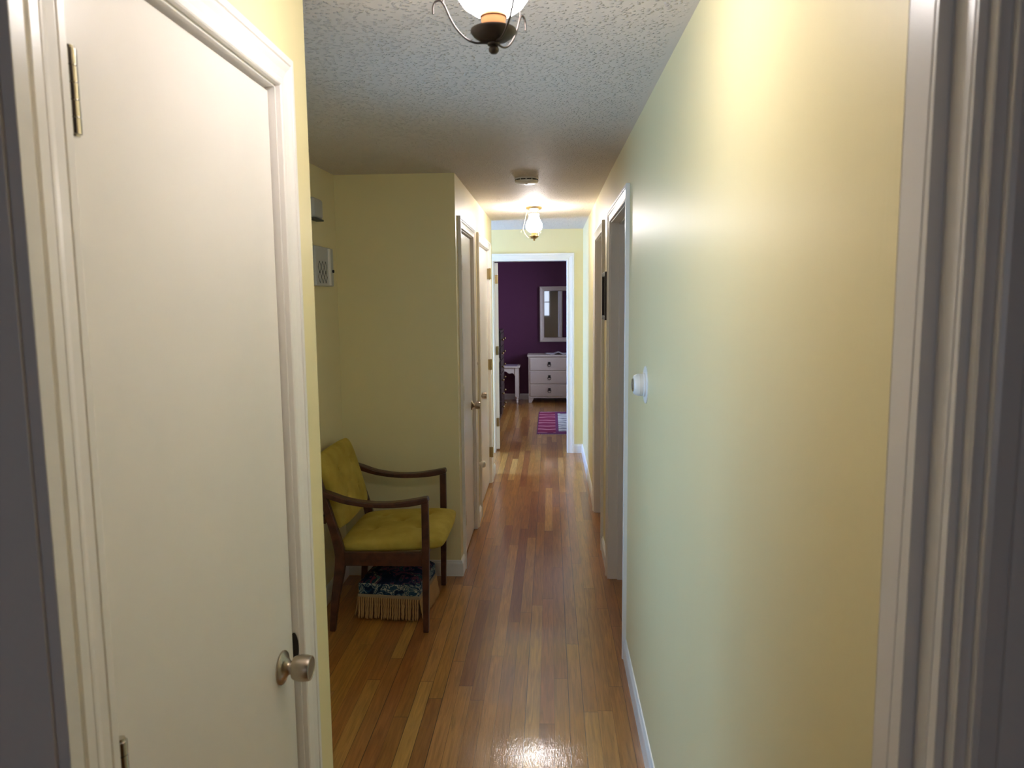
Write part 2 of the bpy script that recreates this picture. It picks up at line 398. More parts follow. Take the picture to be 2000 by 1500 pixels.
bm = B(); wall_y(bm, XL-WT, XL, .66, YA0, [(DC[0]-JT, DC[1]+JT, 0, 2.03+JT)])
box(bm, XA-WT, XL-WT, YA0-WT, YA0, 0, HT)
struct('wall_left', bm, M['yellow'], 'pale yellow wall end beside the near white closet door', 'wall')
bm = B(); wall_y(bm, XL-WT, XL, YA1, 6.75, [(DA[0]-JT, DA[1]+JT, 0, 2.03+JT), (DB[0]-JT, DB[1]+JT, 0, 2.03+JT)])
box(bm, XA-WT, XL-WT, YA1, YA1+WT, 0, HT)
box(bm, -2.6, XL-WT, 6.64, 6.75, 0, HT)
struct('wall_left_far', bm, M['yellow'], 'olive-shadowed yellow wall behind the armchair, turning down the hallway', 'wall')
bm = B(); wall_y(bm, XA-WT, XA, YA0-WT, YA1+WT, [(1.74, 2.66, 0, 2.05)])
struct('wall_alcove', bm, M['yellow'], 'yellow alcove side wall behind the back of the armchair', 'wall')
bm = B(); wall_x(bm, YE, YE+.11, -2.6, XR+WT, [(DE[0]-JT, DE[1]+JT, 0, 2.005+JT)])
struct('wall_back', bm, M['yellow'], 'pale yellow end wall around the far bedroom doorway', 'wall')
bm = B(); wall_y(bm, -2.71, -2.6, 6.64, YE+.11, [(6.85, 7.55, .6, 2.1)])
struct('wall_passage', bm, M['yellow'], 'yellow wall of the side passage before the bedroom', 'wall')
# bedroom
bm = B(); wall_x(bm, 11.84, 11.95, -2.3, 1.75); box(bm, -2.3, -2.2, 7.78, 11.84, 0, HT)
wall_y(bm, 1.6, 1.7, 7.78, 11.84, [(9.3, 10.5, .9, 2.1)])
wall_x(bm, 7.785, 7.80, -2.2, 1.6, [(DE[0]-.09, DE[1]+.09, 0, 2.09)])
struct('wall_bedroom', bm, M['purple'], 'deep plum purple bedroom wall beyond the far doorway', 'wall')
# rooms right of the hallway, closets on the left, room behind the camera
bm = B()
wall_y(bm, 2.05, 2.15, YD0, 7.785, [(3.3, 4.5, .9, 2.1)])
box(bm, XR+WT, 2.05, 2.4, 2.5, 0, HT); box(bm, XR+WT, 2.05, 4.40, 4.50, 0, HT); box(bm, XR+WT, 2.05, 6.3, 6.4, 0, HT)
box(bm, -1.3, XL-WT, 5.2, 5.28, 0, HT); box(bm, -1.38, -1.3, YA1+WT, 6.64, 0, HT); box(bm, -1.3, -1.2, .6, YA0-WT, 0, HT)
struct('wall_side_rooms', bm, M['roomwhite'], 'off-white walls of the rooms beside the hallway', 'wall')
bm = B()
JL, JR = -.4746, .3013
box(bm, -1.3, -.53, .640, .66, 0, HT); box(bm, -.53, .3113, .60, .622, 2.045, HT); box(bm, .3113, 2.05, YD0+.002, YD1-.018, 0, HT)
box(bm, -1.4, -1.3, -1.6, .66, 0, HT); box(bm, 2.05, 2.15, -1.6, YD0, 0, HT)
wall_x(bm, -1.7, -1.6, -1.4, 2.15, [(-1.0, 0, 1.0, 2.0)])
struct('wall_front', bm, M['roomwhite'], 'grey-white wall of the room the photo is taken from', 'wall')

# trims: the moulded casing swept round an opening with mitred corners
PROF = [(0, 0), (0, .0095), (.003, .0115), (.013, .0115), (.0145, .0098), (.017, .0105), (.030, .0125), (.040, .0165), (.0435, .0168), (.0455, .0145), (.0475, .0185), (.060, .0185), (.0625, .016), (.0625, 0)]
def casing(bm, axis, plane, sgn, a0, a1, ztop, width=1.0, bottom=0.0, wl=1.0, wr=1.0):
    """opening a0..a1 (already including reveal) on the plane axis=plane; sgn: outward normal."""
    def P(a, z, t):
        return (plane+sgn*t, a, z) if axis == 'x' else (a, plane+sgn*t, z)
    path = []
    path.append((a0, bottom, -1, 0)); path.append((a0, ztop, -1, 1)); path.append((a1, ztop, 1, 1)); path.append((a1, bottom, 1, 0))
    rows = [[bm.verts.new(P(a+da*w_*width*(wl if da < 0 else wr), z+dz*w_*width, t)) for w_, t in PROF] for a, z, da, dz in path]
    n = len(PROF)
    segs = list(zip(rows, rows[1:]))
    for a, c in segs:
        for k in range(n): bm.faces.new((a[k], a[(k+1) % n], c[(k+1) % n], c[k]))
    bm.faces.new(rows[0]); bm.faces.new(rows[-1])
def jamb_y(bm, x0, x1, a0, a1, z, stop=None):
    """lining of an opening in a wall running along y."""
    box(bm, x0, x1, a0-JT, a0, 0, z+JT); box(bm, x0, x1, a1, a1+JT, 0, z+JT); box(bm, x0, x1, a0, a1, z, z+JT)
    if stop:
        s0, s1 = stop; box(bm, s0, s1, a0, a0+.011, 0, z); box(bm, s0, s1, a1-.011, a1, 0, z); box(bm, s0, s1, a0+.011, a1-.011, z-.011, z)
RV = .005
def door_trim_y(name, x_face, sgn, a0, a1, z, label, depth=WT, stop=None, both=False, wl=1.0, wr=1.0):
    bm = B(); casing(bm, 'x', x_face, sgn, a0-RV, a1+RV, z+RV, wl=wl, wr=wr)
    if both: casing(bm, 'x', x_face-sgn*depth, -sgn, a0-RV, a1+RV, z+RV)
    xa, xb = sorted((x_face, x_face-sgn*depth)); jamb_y(bm, xa, xb, a0, a1, z, stop)
    return struct(name, bm, M['white'], label, 'door frame', .0008)
t1 = door_trim_y('trim_1', XL, 1, DC[0], DC[1], 2.03, 'white moulded door frame around the near closet door', stop=(XL-.075, XL-.058), wl=1.16, wr=.93)
t2 = door_trim_y('trim_2', XL, 1, DA[0], DA[1], 2.03, 'white door frame of the first far left door beside the alcove', stop=(XL-.075, XL-.058))
t3 = door_trim_y('trim_3', XL, 1, DB[0], DB[1], 2.03, 'white door frame of the left door nearest the bedroom', stop=(XL-.075, XL-.058))
t4 = door_trim_y('trim_4', XR, -1, D1[0], D1[1], 2.03, 'white frame of the nearer open doorway in the right wall', stop=(XR+.045, XR+.080), both=True)
t5 = door_trim_y('trim_5', XR, -1, D2[0], D2[1], 2.03, 'white frame of the farther open doorway in the right wall', stop=(XR+.045, XR+.080), both=True)
bm = B(); casing(bm, 'y', YE, -1, DE[0]-RV, DE[1]+RV, 2.005+RV, 1.15)
casing(bm, 'y', YE+.11+.02, 1, DE[0]-RV, DE[1]+RV, 2.005+RV, 1.15)
for (x0, x1, z0, z1) in ((DE[0]-JT, DE[0], 0, 2.005+JT), (DE[1], DE[1]+JT, 0, 2.005+JT), (DE[0], DE[1], 2.005, 2.005+JT)): box(bm, x0, x1, YE, YE+.13, z0, z1)
struct('trim_6', bm, M['white'], 'white door frame of the bedroom doorway at the end of the hallway', 'door frame', .0008)
# frame of the doorway the camera looks through: stepped lining (hall side, stop, room side)
bm = B()
def opening_frame(bm, xl, xr, z, y0, y1, t):
    box(bm, xr, xr+t, y0, y1, 0, z+t); box(bm, xl, xr, y0, y1, z, z+t)
opening_frame(bm, -.461, .290, 2.03, .594, .642, .055)
opening_frame(bm, -.4746, .3013, 2.045, .561, .594, .04)
opening_frame(bm, -.482, .3082, 2.052, .547, .561, .03)
pr = [(.3165+w_*1.35, .549-t) for w_, t in PROF]; ring = [[bm.verts.new((x, y, z)) for x, y in pr] for z in (0, 2.09)]
for k in range(len(pr)): bm.faces.new((ring[0][k], ring[0][(k+1) % len(pr)], ring[1][(k+1) % len(pr)], ring[1][k]))
bm.faces.new(ring[0]); bm.faces.new(ring[1])
box(bm, -.4746, -.4625, .640, .66, 0, 2.09); box(bm, -.575, -.4746, .6365, .66, 0, 2.09)
struct('trim_7', bm, M['white'], 'blurred white doorway frame at both edges of the photo, closest to the viewer', 'door frame', .001)

# baseboards
BP = [(0, 0), (.013, 0), (.013, .072), (.0115, .078), (.0075, .084), (.0075, .089), (.004, .094), (0, .095)]
def base_run(bm, pts):
    """pts: floor polyline; the profile stands off to the left side of travel."""
    P = [Vector((x, y, 0)) for x, y in pts]; rows = []
    for i, p in enumerate(P):
        ns = []
        if i: d = (P[i]-P[i-1]).normalized(); ns.append(Vector((-d.y, d.x, 0)))
        if i < len(P)-1: d = (P[i+1]-P[i]).normalized(); ns.append(Vector((-d.y, d.x, 0)))
        nn = ns[0] if len(ns) == 1 else (ns[0]+ns[1])/(1+ns[0].dot(ns[1]))
        rows.append([bm.verts.new(p+nn*t+Vector((0, 0, z))) for t, z in BP])
    n = len(BP)
    for a, c in zip(rows, rows[1:]):
        for k in range(n): bm.faces.new((a[k], a[(k+1) % n], c[(k+1) % n], c[k]))
    bm.faces.new(rows[0]); bm.faces.new(rows[-1])
CW = .0675
def base(name, runs, label, mat='white'):
    bm = B()
    for r in runs: base_run(bm, r)
    struct(name, bm, M[mat], label, 'baseboard')
base('baseboard_right', [[(XR, .66), (XR, D1[0]-CW)], [(XR, D1[1]+CW), (XR, D2[0]-CW)], [(XR, D2[1]+CW), (XR, YE), (DE[1]+.077, YE)]], 'white moulded baseboard along the right wall')
base('baseboard_left', [[(XL, 6.64+.11), (XL, DB[1]+CW)], [(XL, DB[0]-CW), (XL, DA[1]+CW)], [(XL, DA[0]-CW), (XL, YA1), (XA, YA1), (XA, 2.75)]], 'white baseboard around the alcove and along the left wall')
base('baseboard_near', [[(XA, 1.68), (XA, YA0), (XL, YA0), (XL, DC[1]+CW)]], 'white baseboard at the near left wall end')
base('baseboard_back', [[(1.6, 11.84), (-2.2, 11.84)]], 'pale baseboard under the purple bedroom wall')

# windows and glazed entry door (behind and beside the view) that let the daylight in; rear and side room ones are added
def window(name, axis, plane, a0, a1, z0, z1, label):
    bm = B(); t = .045; d = .04
    def bx(p, q, r, s):
        if axis == 'x': box(bm, plane-d/2, plane+d/2, p, q, r, s)
        else: box(bm, p, q, plane-d/2, plane+d/2, r, s)
    bx(a0, a0+t, z0, z1); bx(a1-t, a1, z0, z1); bx(a0+t, a1-t, z0, z0+t); bx(a0+t, a1-t, z1-t, z1)
    bx(a0+t, a1-t, (z0+z1)/2-.015, (z0+z1)/2+.015)
    o = struct(name, bm, M['white'], label, 'window')
    bm = B()
    if axis == 'x': box(bm, plane-.002, plane+.002, a0+t, a1-t, z0+t, z1-t)
    else: box(bm, a0+t, a1-t, plane-.002, plane+.002, z0+t, z1-t)
    g = obj('glass_pane', bm, M['glass'], o); return o
window('window_1', 'x', -2.655, 6.85, 7.55, .6, 2.1, 'window of the side passage before the bedroom')
window('window_2', 'x', 1.65, 9.3, 10.5, .9, 2.1, 'bedroom window on the right side')
window('added_window_3', 'y', -1.65, -1.0, 0, 1.0, 2.0, 'unseen window behind the viewer, added for fill light')  # added opening to carry the rear fill light
window('added_window_4', 'x', 2.1, 3.3, 4.5, .9, 2.1, 'unseen window added to light the room right of the hallway')  # added opening for the side room's fill light
window('window_5', 'x', XA-.06, 1.74, 2.66, 0, 2.05, 'glazed entry door of the alcove')

# ------------------------------------------------------------------ door hardware
def along_x(o, sgn=1): return Matrix.Translation(o) @ Matrix.Rotation(sgn*PI/2, 4, 'Y')
def knob(parent, loc, sgn=1, mat='steel', s=1.0):
    bm = B(); T = along_x(loc, sgn)
    lathe(bm, [(0, 0), (.033*s, 0), (.0335*s, .003*s), (.032*s, .0055*s), (.022*s, .009*s), (.0145*s, .015*s), (.013*s, .019*s), (.013*s, .0255*s), (0, .0255*s)], 40, T)
    o = obj('door_knob', bm, M[mat], parent); smooth_sharp(o, 40)
    bm = B()
    lathe(bm, [(0, .0245*s), (.0195*s, .0245*s), (.0220*s, .0255*s), (.0240*s, .030*s), (.0256*s, .037*s), (.0262*s, .044*s), (.0258*s, .051*s), (.0243*s, .058*s), (.0236*s, .0600*s), (.0215*s, .0608*s), (.0205*s, .0596*s), (0, .0590*s)], 40, T)
    k = obj('knob_grip', bm, M[mat], o); smooth_sharp(k, 24)
    return o
def hinge(parent, x, y, z0, z1, r=.0062, mat='chrome', leaf=None):
    bm = B(); n = 5; h = (z1-z0)/n
    for i in range(n):
        lathe(bm, [(0, z0+i*h+.0004), (r*.9, z0+i*h+.0004), (r, z0+i*h+.0008), (r, z0+(i+1)*h-.0008), (r*.9, z0+(i+1)*h-.0004), (0, z0+(i+1)*h-.0004)], 20, Matrix.Translation((x, y, 0)))
    lathe(bm, [(0, z0-.002), (r*.7, z0-.002), (r*.7, z1+.003), (0, z1+.003)], 16, Matrix.Translation((x, y, 0)))
    if leaf: box(bm, *leaf, z0, z1)
    o = obj('hinge', bm, M[mat], parent); smooth_sharp(o, 22); return o
def slab(name, x0, x1, y0, y1, z0, z1, label, n):
    bm = B(); box(bm, x0, x1, y0, y1, z0, z1)
    o = struct('door_%d' % n, bm, M['door'], label, 'door', .002); return o
HX = XL-.012      # door faces sit just behind the wall face
d = slab('', HX-.035, HX, DC[0]+.003, DC[1]-.004, .012, 2.023, 'flat white closet door at the near left with a round steel knob', 1)
knob(d, (HX, 1.381, .888))
for z in (1.804, 1.000, .24): hinge(d, XL+.0065, DC[0]+.002, z, z+.092, r=.0078, leaf=(XL-.012, XL+.006, DC[0]-.001, DC[0]+.002))
# strike plate in the jamb of the closet door
bm = B(); lathe(bm, [(0, 0), (.022, 0), (.022, .0012), (0, .0012)], 28, Matrix.Translation((XL-.010, DC[1]-.0012, .897)) @ Matrix.Rotation(PI/2, 4, 'X') @ Matrix.Scale(1.45, 4, (0, 1, 0)) @ Matrix.Scale(.42, 4, (1, 0, 0)) )
o = obj('strike_plate', bm, M['bronze'], t1); o['label'] = 'dark metal strike plate above the steel knob'
d = slab('', HX-.035, HX, DA[0]+.003, DA[1]-.003, .012, 2.023, 'flat white door beside the alcove, dark steel knob at its far edge', 2)
knob(d, (HX, DA[1]-.075, .898))
for z in (1.79, 1.01, .235): hinge(d, XL+.004, DA[0]+.045, z, z+.09, r=.005, mat='brass', leaf=(HX-.001, HX+.0025, DA[0]+.005, DA[0]+.048))
d = slab('', HX-.035, HX, DB[0]+.003, DB[1]-.003, .012, 2.023, 'flat white door nearest the bedroom on the left, knob at its near edge', 3)
knob(d, (HX, DB[0]+.075, .898))
for z in (1.79, 1.01, .235): hinge(d, XL+.012, DB[1]-.002, z, z+.09, r=.007, mat='brass', leaf=(XL-.012, XL+.022, DB[1]-.003, DB[1]+.001))
# open bedroom door, swung back into the bedroom, seen edge on
bm = B(); box(bm, -.038, 0, 0, .712, .012, 1.995)
d = struct('door_4', bm, M['door'], 'white bedroom door standing open, seen edge on inside the far doorway', 'door', .002)
d.location = (-.549, 7.812, 0); d.rotation_euler = (0, 0, math.radians(9))
for z in (1.78, 1.03, .26):
    hinge(d, -.019, -.0045, z, z+.09, r=.005, mat='brass', leaf=(-.034, -.003, -.0022, .0005))
knob(d, (0, .64, .92))

# ------------------------------------------------------------------ ceiling lights
def ceiling_light(loc, label, gm, rot, metal, canopy_metal):
    root = empty('ceiling_light', loc, label, 'ceiling light', 'glass lantern ceiling lights', rot)
    bm = B(); lathe(bm, [(0, .012), (.063, .012), (.063, -.004), (.060, -.010), (.046, -.016), (.030, -.024), (.014, -.030), (0, -.031)], 40)
    smooth_sharp(obj('canopy', bm, M[canopy_metal], root), 50)
    bm = B(); lathe(bm, [(.0205, -.189), (.034, -.184), (.050, -.173), (.061, -.157), (.0645, -.140), (.062, -.122), (.054, -.103), (.045, -.086), (.040, -.071), (.038, -.058), (.041, -.048)], 40)
    g = obj('glass_globe', bm, M[gm], root, smooth=True); g['label'] = 'glowing white glass globe'
    bm = B(); lathe(bm, [(0, -.225), (.0195, -.225), (.0205, -.193), (.0225, -.192), (.0225, -.188), (0, -.188)], 32)
    o = obj('globe_collar', bm, M['gilt'], root); smooth_sharp(o, 40); o['label'] = 'golden collar under the globe'
    bm = B(); lathe(bm, [(0, -.233), (.010, -.232), (.022, -.229), (.033, -.222), (.0385, -.215), (.038, -.212), (.030, -.210), (0, -.210)], 36)
    smooth_sharp(obj('drip_cup', bm, M[metal], root), 50)
    bm = B(); lathe(bm, [(0, -.250), (.005, -.2495), (.0082, -.246), (.0088, -.242), (.007, -.2385), (.0045, -.237), (.0102, -.236), (.0106, -.2335), (.008, -.2325), (.009, -.231), (.009, -.226), (0, -.226)], 24)
    smooth_sharp(obj('finial', bm, M[metal], root), 50)
    for k in range(3):
        a = 2*PI*k/3
        bm = B()
        pts = [(.006, -.231), (.020, -.232), (.033, -.231), (.048, -.223), (.063, -.207), (.074, -.188), (.081, -.172), (.088, -.163), (.096, -.164), (.1005, -.172), (.101, -.184)]
        P = catmull([(r*math.cos(a), r*math.sin(a), z) for r, z in pts], 5)
        tube(bm, P, .0018, 8)
        smooth_sharp(obj('scroll_arm', bm, M[metal], root), 60)
        bm = B()
        P = [Vector((r*math.cos(a), r*math.sin(a), z)) for r, z in [(.083, -.170), (.083, -.150), (.077, -.12), (.068, -.08), (.056, -.035), (.051, -.010)]]
        tube(bm, catmull(P, 4), .0011, 6)
        o = obj('hanging_rod', bm, M[metal], root)
    return root
near = ceiling_light((-.093, 1.285, ceil_z(1.285)+.006), 'closest glass globe ceiling light, cut off by the top of the photo', 'globe_near', PI, 'bronze', 'bronze')
far = ceiling_light((-.124, 5.80, ceil_z(5.8)-.006), 'small whole glass lantern ceiling light glowing near the end of the hallway', 'globe_far', PI+.0, 'brass', 'brass')

# smoke detector
r_ = empty('smoke_detector', (-.137, 4.42, ceil_z(4.42)), 'round white smoke detector on the ceiling before the far lantern', 'smoke detector')
bm = B(); lathe(bm, [(0, .004), (.070, .004), (.070, -.005), (.066, -.008), (.064, -.0085), (.064, -.013), (.069, -.014), (.068, -.022), (.060, -.028), (.035, -.031), (0, -.032)], 48)
smooth_sharp(obj('housing', bm, M['plastic'], r_), 35)
for k in range(12):
    a0 = 2*PI*k/12+.07; a1 = 2*PI*(k+1)/12-.07; bm = B()
    P = [(.0665*math.cos(a0+(a1-a0)*i/6), .0665*math.sin(a0+(a1-a0)*i/6), -.0108) for i in range(7)]
    tube(bm, P, .0026, 6); obj('vent_slot', bm, M['vent'], r_)
bm = B(); lathe(bm, [(0, -.0305), (.008, -.0305), (.007, -.034), (0, -.0342)], 20); obj('test_button', bm, M['greyplastic'], r_)

# ------------------------------------------------------------------ armchair
def armchair():
    X0 = -.83; Y0 = 3.73
    root = empty('armchair', (X0, Y0, 0), 'mustard velour armchair with dark walnut frame in the alcove', 'chair')
    def add(name, bm, mat, bev=.004, **k):
        bmesh.ops.translate(bm, verts=bm.verts, vec=(-X0, -Y0, 0))
        o = obj(name, bm, M[mat], root, bev, **k); return o
    ynear, yfar = 3.415, 4.045
    for (y0, y1) in ((ynear, ynear+.03), (yfar-.03, yfar)):
        bm = B(); sweep_xz(bm, [(-1.078, 0, .027), (-1.06, .16, .038), (-1.03, .33, .050), (-1.032, .42, .048), (-1.062, .54, .040), (-1.094, .655, .036), (-1.125, .78, .026)], y0, y1)
        add('leg', bm, 'walnut')
        bm = B(); sweep_xz(bm, [(-.614, 0, .027), (-.611, .2, .031), (-.607, .42, .035), (-.606, .652, .034)], y0, y1)
        add('leg', bm, 'walnut')
        bm = B(); ya, yb = (y0-.010, y1+.010)
        sweep_xz(bm, [(-1.115, .700, .030), (-1.06, .682, .030), (-.98, .657, .027), (-.87, .641, .025), (-.76, .641, .026), (-.66, .653, .030), (-.588, .669, .026)], ya, yb)
        add('armrest', bm, 'walnut', .006)
        bm = B(); box(bm, -1.035, -.610, y0+.004, y1-.004, .335, .405); add('side_rail', bm, 'walnut', .003)
    bm = B(); box(bm, -.640, -.615, ynear+.02, yfar-.02, .345, .395); add('front_rail', bm, 'walnut', .003)
    bm = B(); box(bm, -1.045, -1.020, ynear+.02, yfar-.02, .345, .395); add('back_rail', bm, 'walnut', .003)
    for z, x in ((.56, -1.105), (.70, -1.150), (.79, -1.172)):
        bm = B(); box(bm, x-.009, x+.009, ynear+.02, yfar-.02, z-.02, z+.02); add('back_slat', bm, 'walnut', .003)
    # cushions
    T = Matrix.Translation((-.785, 3.73, .424)) @ Matrix.Rotation(math.radians(-2.6), 4, 'Y')
    bm = B(); cushion(bm, .525, .545, .092, T, [(-.45, -.4), (-.45, .4), (.45, -.4), (.45, .4), (0, 0)], 96)
    s = add('seat_cushion', bm, 'velour', 0, smooth=True)
    ang = math.atan2(.36, -.105)   # lean of the back
    X = Vector((-.095, 0, .34)).normalized(); Yv = Vector((0, 1, 0)); Z = X.cross(Yv)   # local x up the back
    if Z.x < 0: Z = -Z
    R = Matrix(((X.x, Yv.x, Z.x, 0), (X.y, Yv.y, Z.y, 0), (X.z, Yv.z, Z.z, 0), (0, 0, 0, 1)))
    T = Matrix.Translation((-1.088, 3.725, .685)) @ R
    bm = B(); cushion(bm, .385, .50, .088, T, [(.42, -.42), (.42, .42), (-.35, -.42), (-.35, .42), (.03, 0)], 96)
    c = add('back_cushion', bm, 'velour', 0, smooth=True)
    for par, T2, pts, W, D, zz in ((c, T, [(.42, -.42), (.42, .42), (-.35, -.42), (-.35, .42), (.03, 0)], .385, .50, .036),):
        for u, v in pts:
            bm = B(); lathe(bm, [(.009, -.002), (.008, .002), (.004, .0035), (0, .004)], 14, Matrix.Translation((-X0, -Y0, 0)) @ T2 @ Matrix.Translation((u*W/2, v*D/2, zz)))
            obj('button', bm, M['velour'], par, smooth=True)
    return root
armchair()

# ------------------------------------------------------------------ tapestry footstool with fringe
def footstool():
    x0, x1, y0, y1 = -.970, -.650, 3.560, 3.890
    cx, cy = (x0+x1)/2, (y0+y1)/2
    root = empty('footstool', (cx, cy, 0), 'small tapestry footstool with tan cord fringe under the armchair', 'footstool', rz=math.radians(-6))
    W = x1-x0; D = y1-y0
    bm = B(); box(bm, -W/2+.01, W/2-.01, -D/2+.01, D/2-.01, .0, .14); obj('base_box', bm, M['subfloor'], root)
    bm = B(); box(bm, -W/2, W/2, -D/2, D/2, .128, .188); obj('side_panel', bm, M['tap_side'], root, .006)
    bm = B()
    n = 16; V = []
    for i in range(n+1):
        V.append([])
        for j in range(n+1):
            u, v = -1+2*i/n, -1+2*j/n
            V[-1].append(bm.verts.new((u*(W/2-.002), v*(D/2-.002), .186+.040*((1-abs(u)**5)*(1-abs(v)**5))**.5)))
    for i in range(n):
        for j in range(n): bm.faces.new((V[i][j], V[i+1][j], V[i+1][j+1], V[i][j+1]))
    obj('cushion_top', bm, M['tap_top'], root, smooth=True)
    bm = B()
    box(bm, -W/2-.004, W/2+.004, -D/2-.004, D/2+.004, .112, .130); obj('braid_trim', bm, M['braid'], root, .004)
    bm = B(); k = 0
    def strand(px, py, nx, ny):
        a = random.uniform(-.004, .004); top = .116; bot = random.uniform(.006, .016); P = []
        for i in range(9):
            t = i/8; ph = i*2.2
            P.append((px+nx*(.004+.016*t**1.3)+ny*a*t+.0009*math.cos(ph), py+ny*(.004+.016*t**1.3)-nx*a*t+.0009*math.sin(ph), top+(bot-top)*t))
        rr = [.0044, .0050, .0044, .0050, .0044, .0050, .0046, .0052, .0030]
        tube(bm, P, rr, 6)
    m_ = 27
    for i in range(m_):
        t = (i+.5)/m_
        strand(-W/2+W*t, -D/2, 0, -1); strand(-W/2+W*t, D/2, 0, 1); strand(W/2, -D/2+D*t, 1, 0); strand(-W/2, -D/2+D*t, -1, 0)
    f = obj('fringe', bm, M['fringe'], root, smooth=True); f['kind'] = 'stuff'; f['label'] = 'tan twisted cord fringe hanging to the floor'
footstool()

# ------------------------------------------------------------------ things on the walls
# round thermostat on the right wall
r_ = empty('thermostat', (XR, 2.60, 1.315), 'round white dial thermostat on the right wall', 'thermostat')
T = Matrix.Rotation(-PI/2, 4, 'Y')
bm = B(); lathe(bm, [(0, 0), (.066, 0), (.066, .0025), (.064, .004), (0, .004)], 56, T); smooth_sharp(obj('wall_plate', bm, M['plastic'], r_), 30)
bm = B(); lathe(bm, [(0, .003), (.041, .003), (.042, .010), (.0395, .012), (.0395, .0215), (0, .0215)], 56, T); smooth_sharp(obj('ring_base', bm, M['plastic'], r_), 30)
bm = B(); lathe(bm, [(0, .021), (.0380, .021), (.0380, .0225), (.0395, .0235), (.0385, .030), (.0345, .040), (.030, .044), (0, .044)], 56, T); smooth_sharp(obj('dial', bm, M['plastic'], r_), 30)
bm = B(); lathe(bm, [(0, .043), (.024, .043), (.0245, .046), (.021, .0485), (0, .0490)], 40, T); o = obj('end_cap', bm, M['chrome'], r_); smooth_sharp(o, 30); o['label'] = 'shiny chrome end cap'

# picture frame between the two right doorways
r_ = empty('picture_frame', (XR, 4.335, 1.63), 'dark wooden picture frame hanging on the right wall between the two doorways', 'picture')
bm = B(); h = .135; w2 = .125; t = .022
for (y0, y1, z0, z1) in ((-w2, -w2+t, -h, h), (w2-t, w2, -h, h), (-w2+t, w2-t, -h, -h+t), (-w2+t, w2-t, h-t, h)): box(bm, -.028, -.003, y0, y1, z0, z1)
obj('frame', bm, M['darkwood'], r_, .003)
bm = B(); box(bm, -.017, -.010, -w2+t, w2-t, -h+t, h-t); obj('picture_print', bm, M['cork'], r_)
bm = B(); box(bm, -.0205, -.019, -w2+t, w2-t, -h+t, h-t); obj('picture_glass', bm, M['glass'], r_)

# switch plate and low socket between the two left doors
r_ = empty('light_switch', (XL, 5.235, 1.16), 'beige light switch plate between the two left doors', 'light switch')
bm = B(); box(bm, 0, .006, -.035, .035, -.058, .058); obj('switch_plate', bm, M['furn'], r_, .002)
bm = B(); box(bm, .005, .015, -.005, .005, -.006, .012); obj('toggle', bm, M['furn'], r_, .001)
r_ = empty('plug_socket', (XL, 5.235, .42), 'low white socket plate between the two left doors', 'socket')
bm = B(); box(bm, 0, .006, -.035, .035, -.058, .058); obj('socket_plate', bm, M['furn'], r_, .002)
r_ = empty('night_light', (XL+.006, 5.235, .43), 'round white plug-in light in the low socket', 'night light')
T = Matrix.Rotation(PI/2, 4, 'Y')
bm = B(); lathe(bm, [(0, 0), (.014, 0), (.014, .014), (.017, .016), (.0245, .024), (.026, .034), (.023, .044), (.013, .051), (0, .053)], 28, T); obj('round_cap', bm, M['plastic'], r_, smooth=True)

# door chime and box on the alcove wall
r_ = empty('door_chime', (XA, 3.825, 1.795), 'grey-white door chime box with a diamond lattice on the alcove wall', 'door chime')
bm = B(); box(bm, 0, .045, -.17, .135, -.10, .10); obj('chime_cover', bm, M['greyplastic'], r_, .006)
bm = B(); box(bm, .044, .052, .035, .065, -.095, .095); obj('centre_rib', bm, M['plastic'], r_, .002)
for cz in (-.055, -.005):
    for cy in (-.01, -.06, -.11):
        bm = B(); P = [(.0458, cy+.024, cz), (.0458, cy, cz+.03), (.0458, cy-.024, cz), (.0458, cy, cz-.03)]
        tube(bm, P, .0012, 5, closed=True); obj('lattice_diamond', bm, M['line'], r_)
bm = B(); lathe(bm, [(0, .044), (.008, .044), (.008, .053), (0, .054)], 18, Matrix.Translation((0, .115, -.02)) @ T); obj('black_button', bm, M['black'], r_)
r_ = empty('wall_box', (XA, 3.755, 2.085), 'small pale rounded box high on the alcove wall', 'wall box')
bm = B(); box(bm, 0, .04, -.07, .075, -.05, .05); obj('box_cover', bm, M['greyplastic'], r_, .015, segs=4)
bm = B(); box(bm, .002, .043, -.06, .072, -.060, -.050); obj('lower_lip', bm, M['line'], r_, .003)

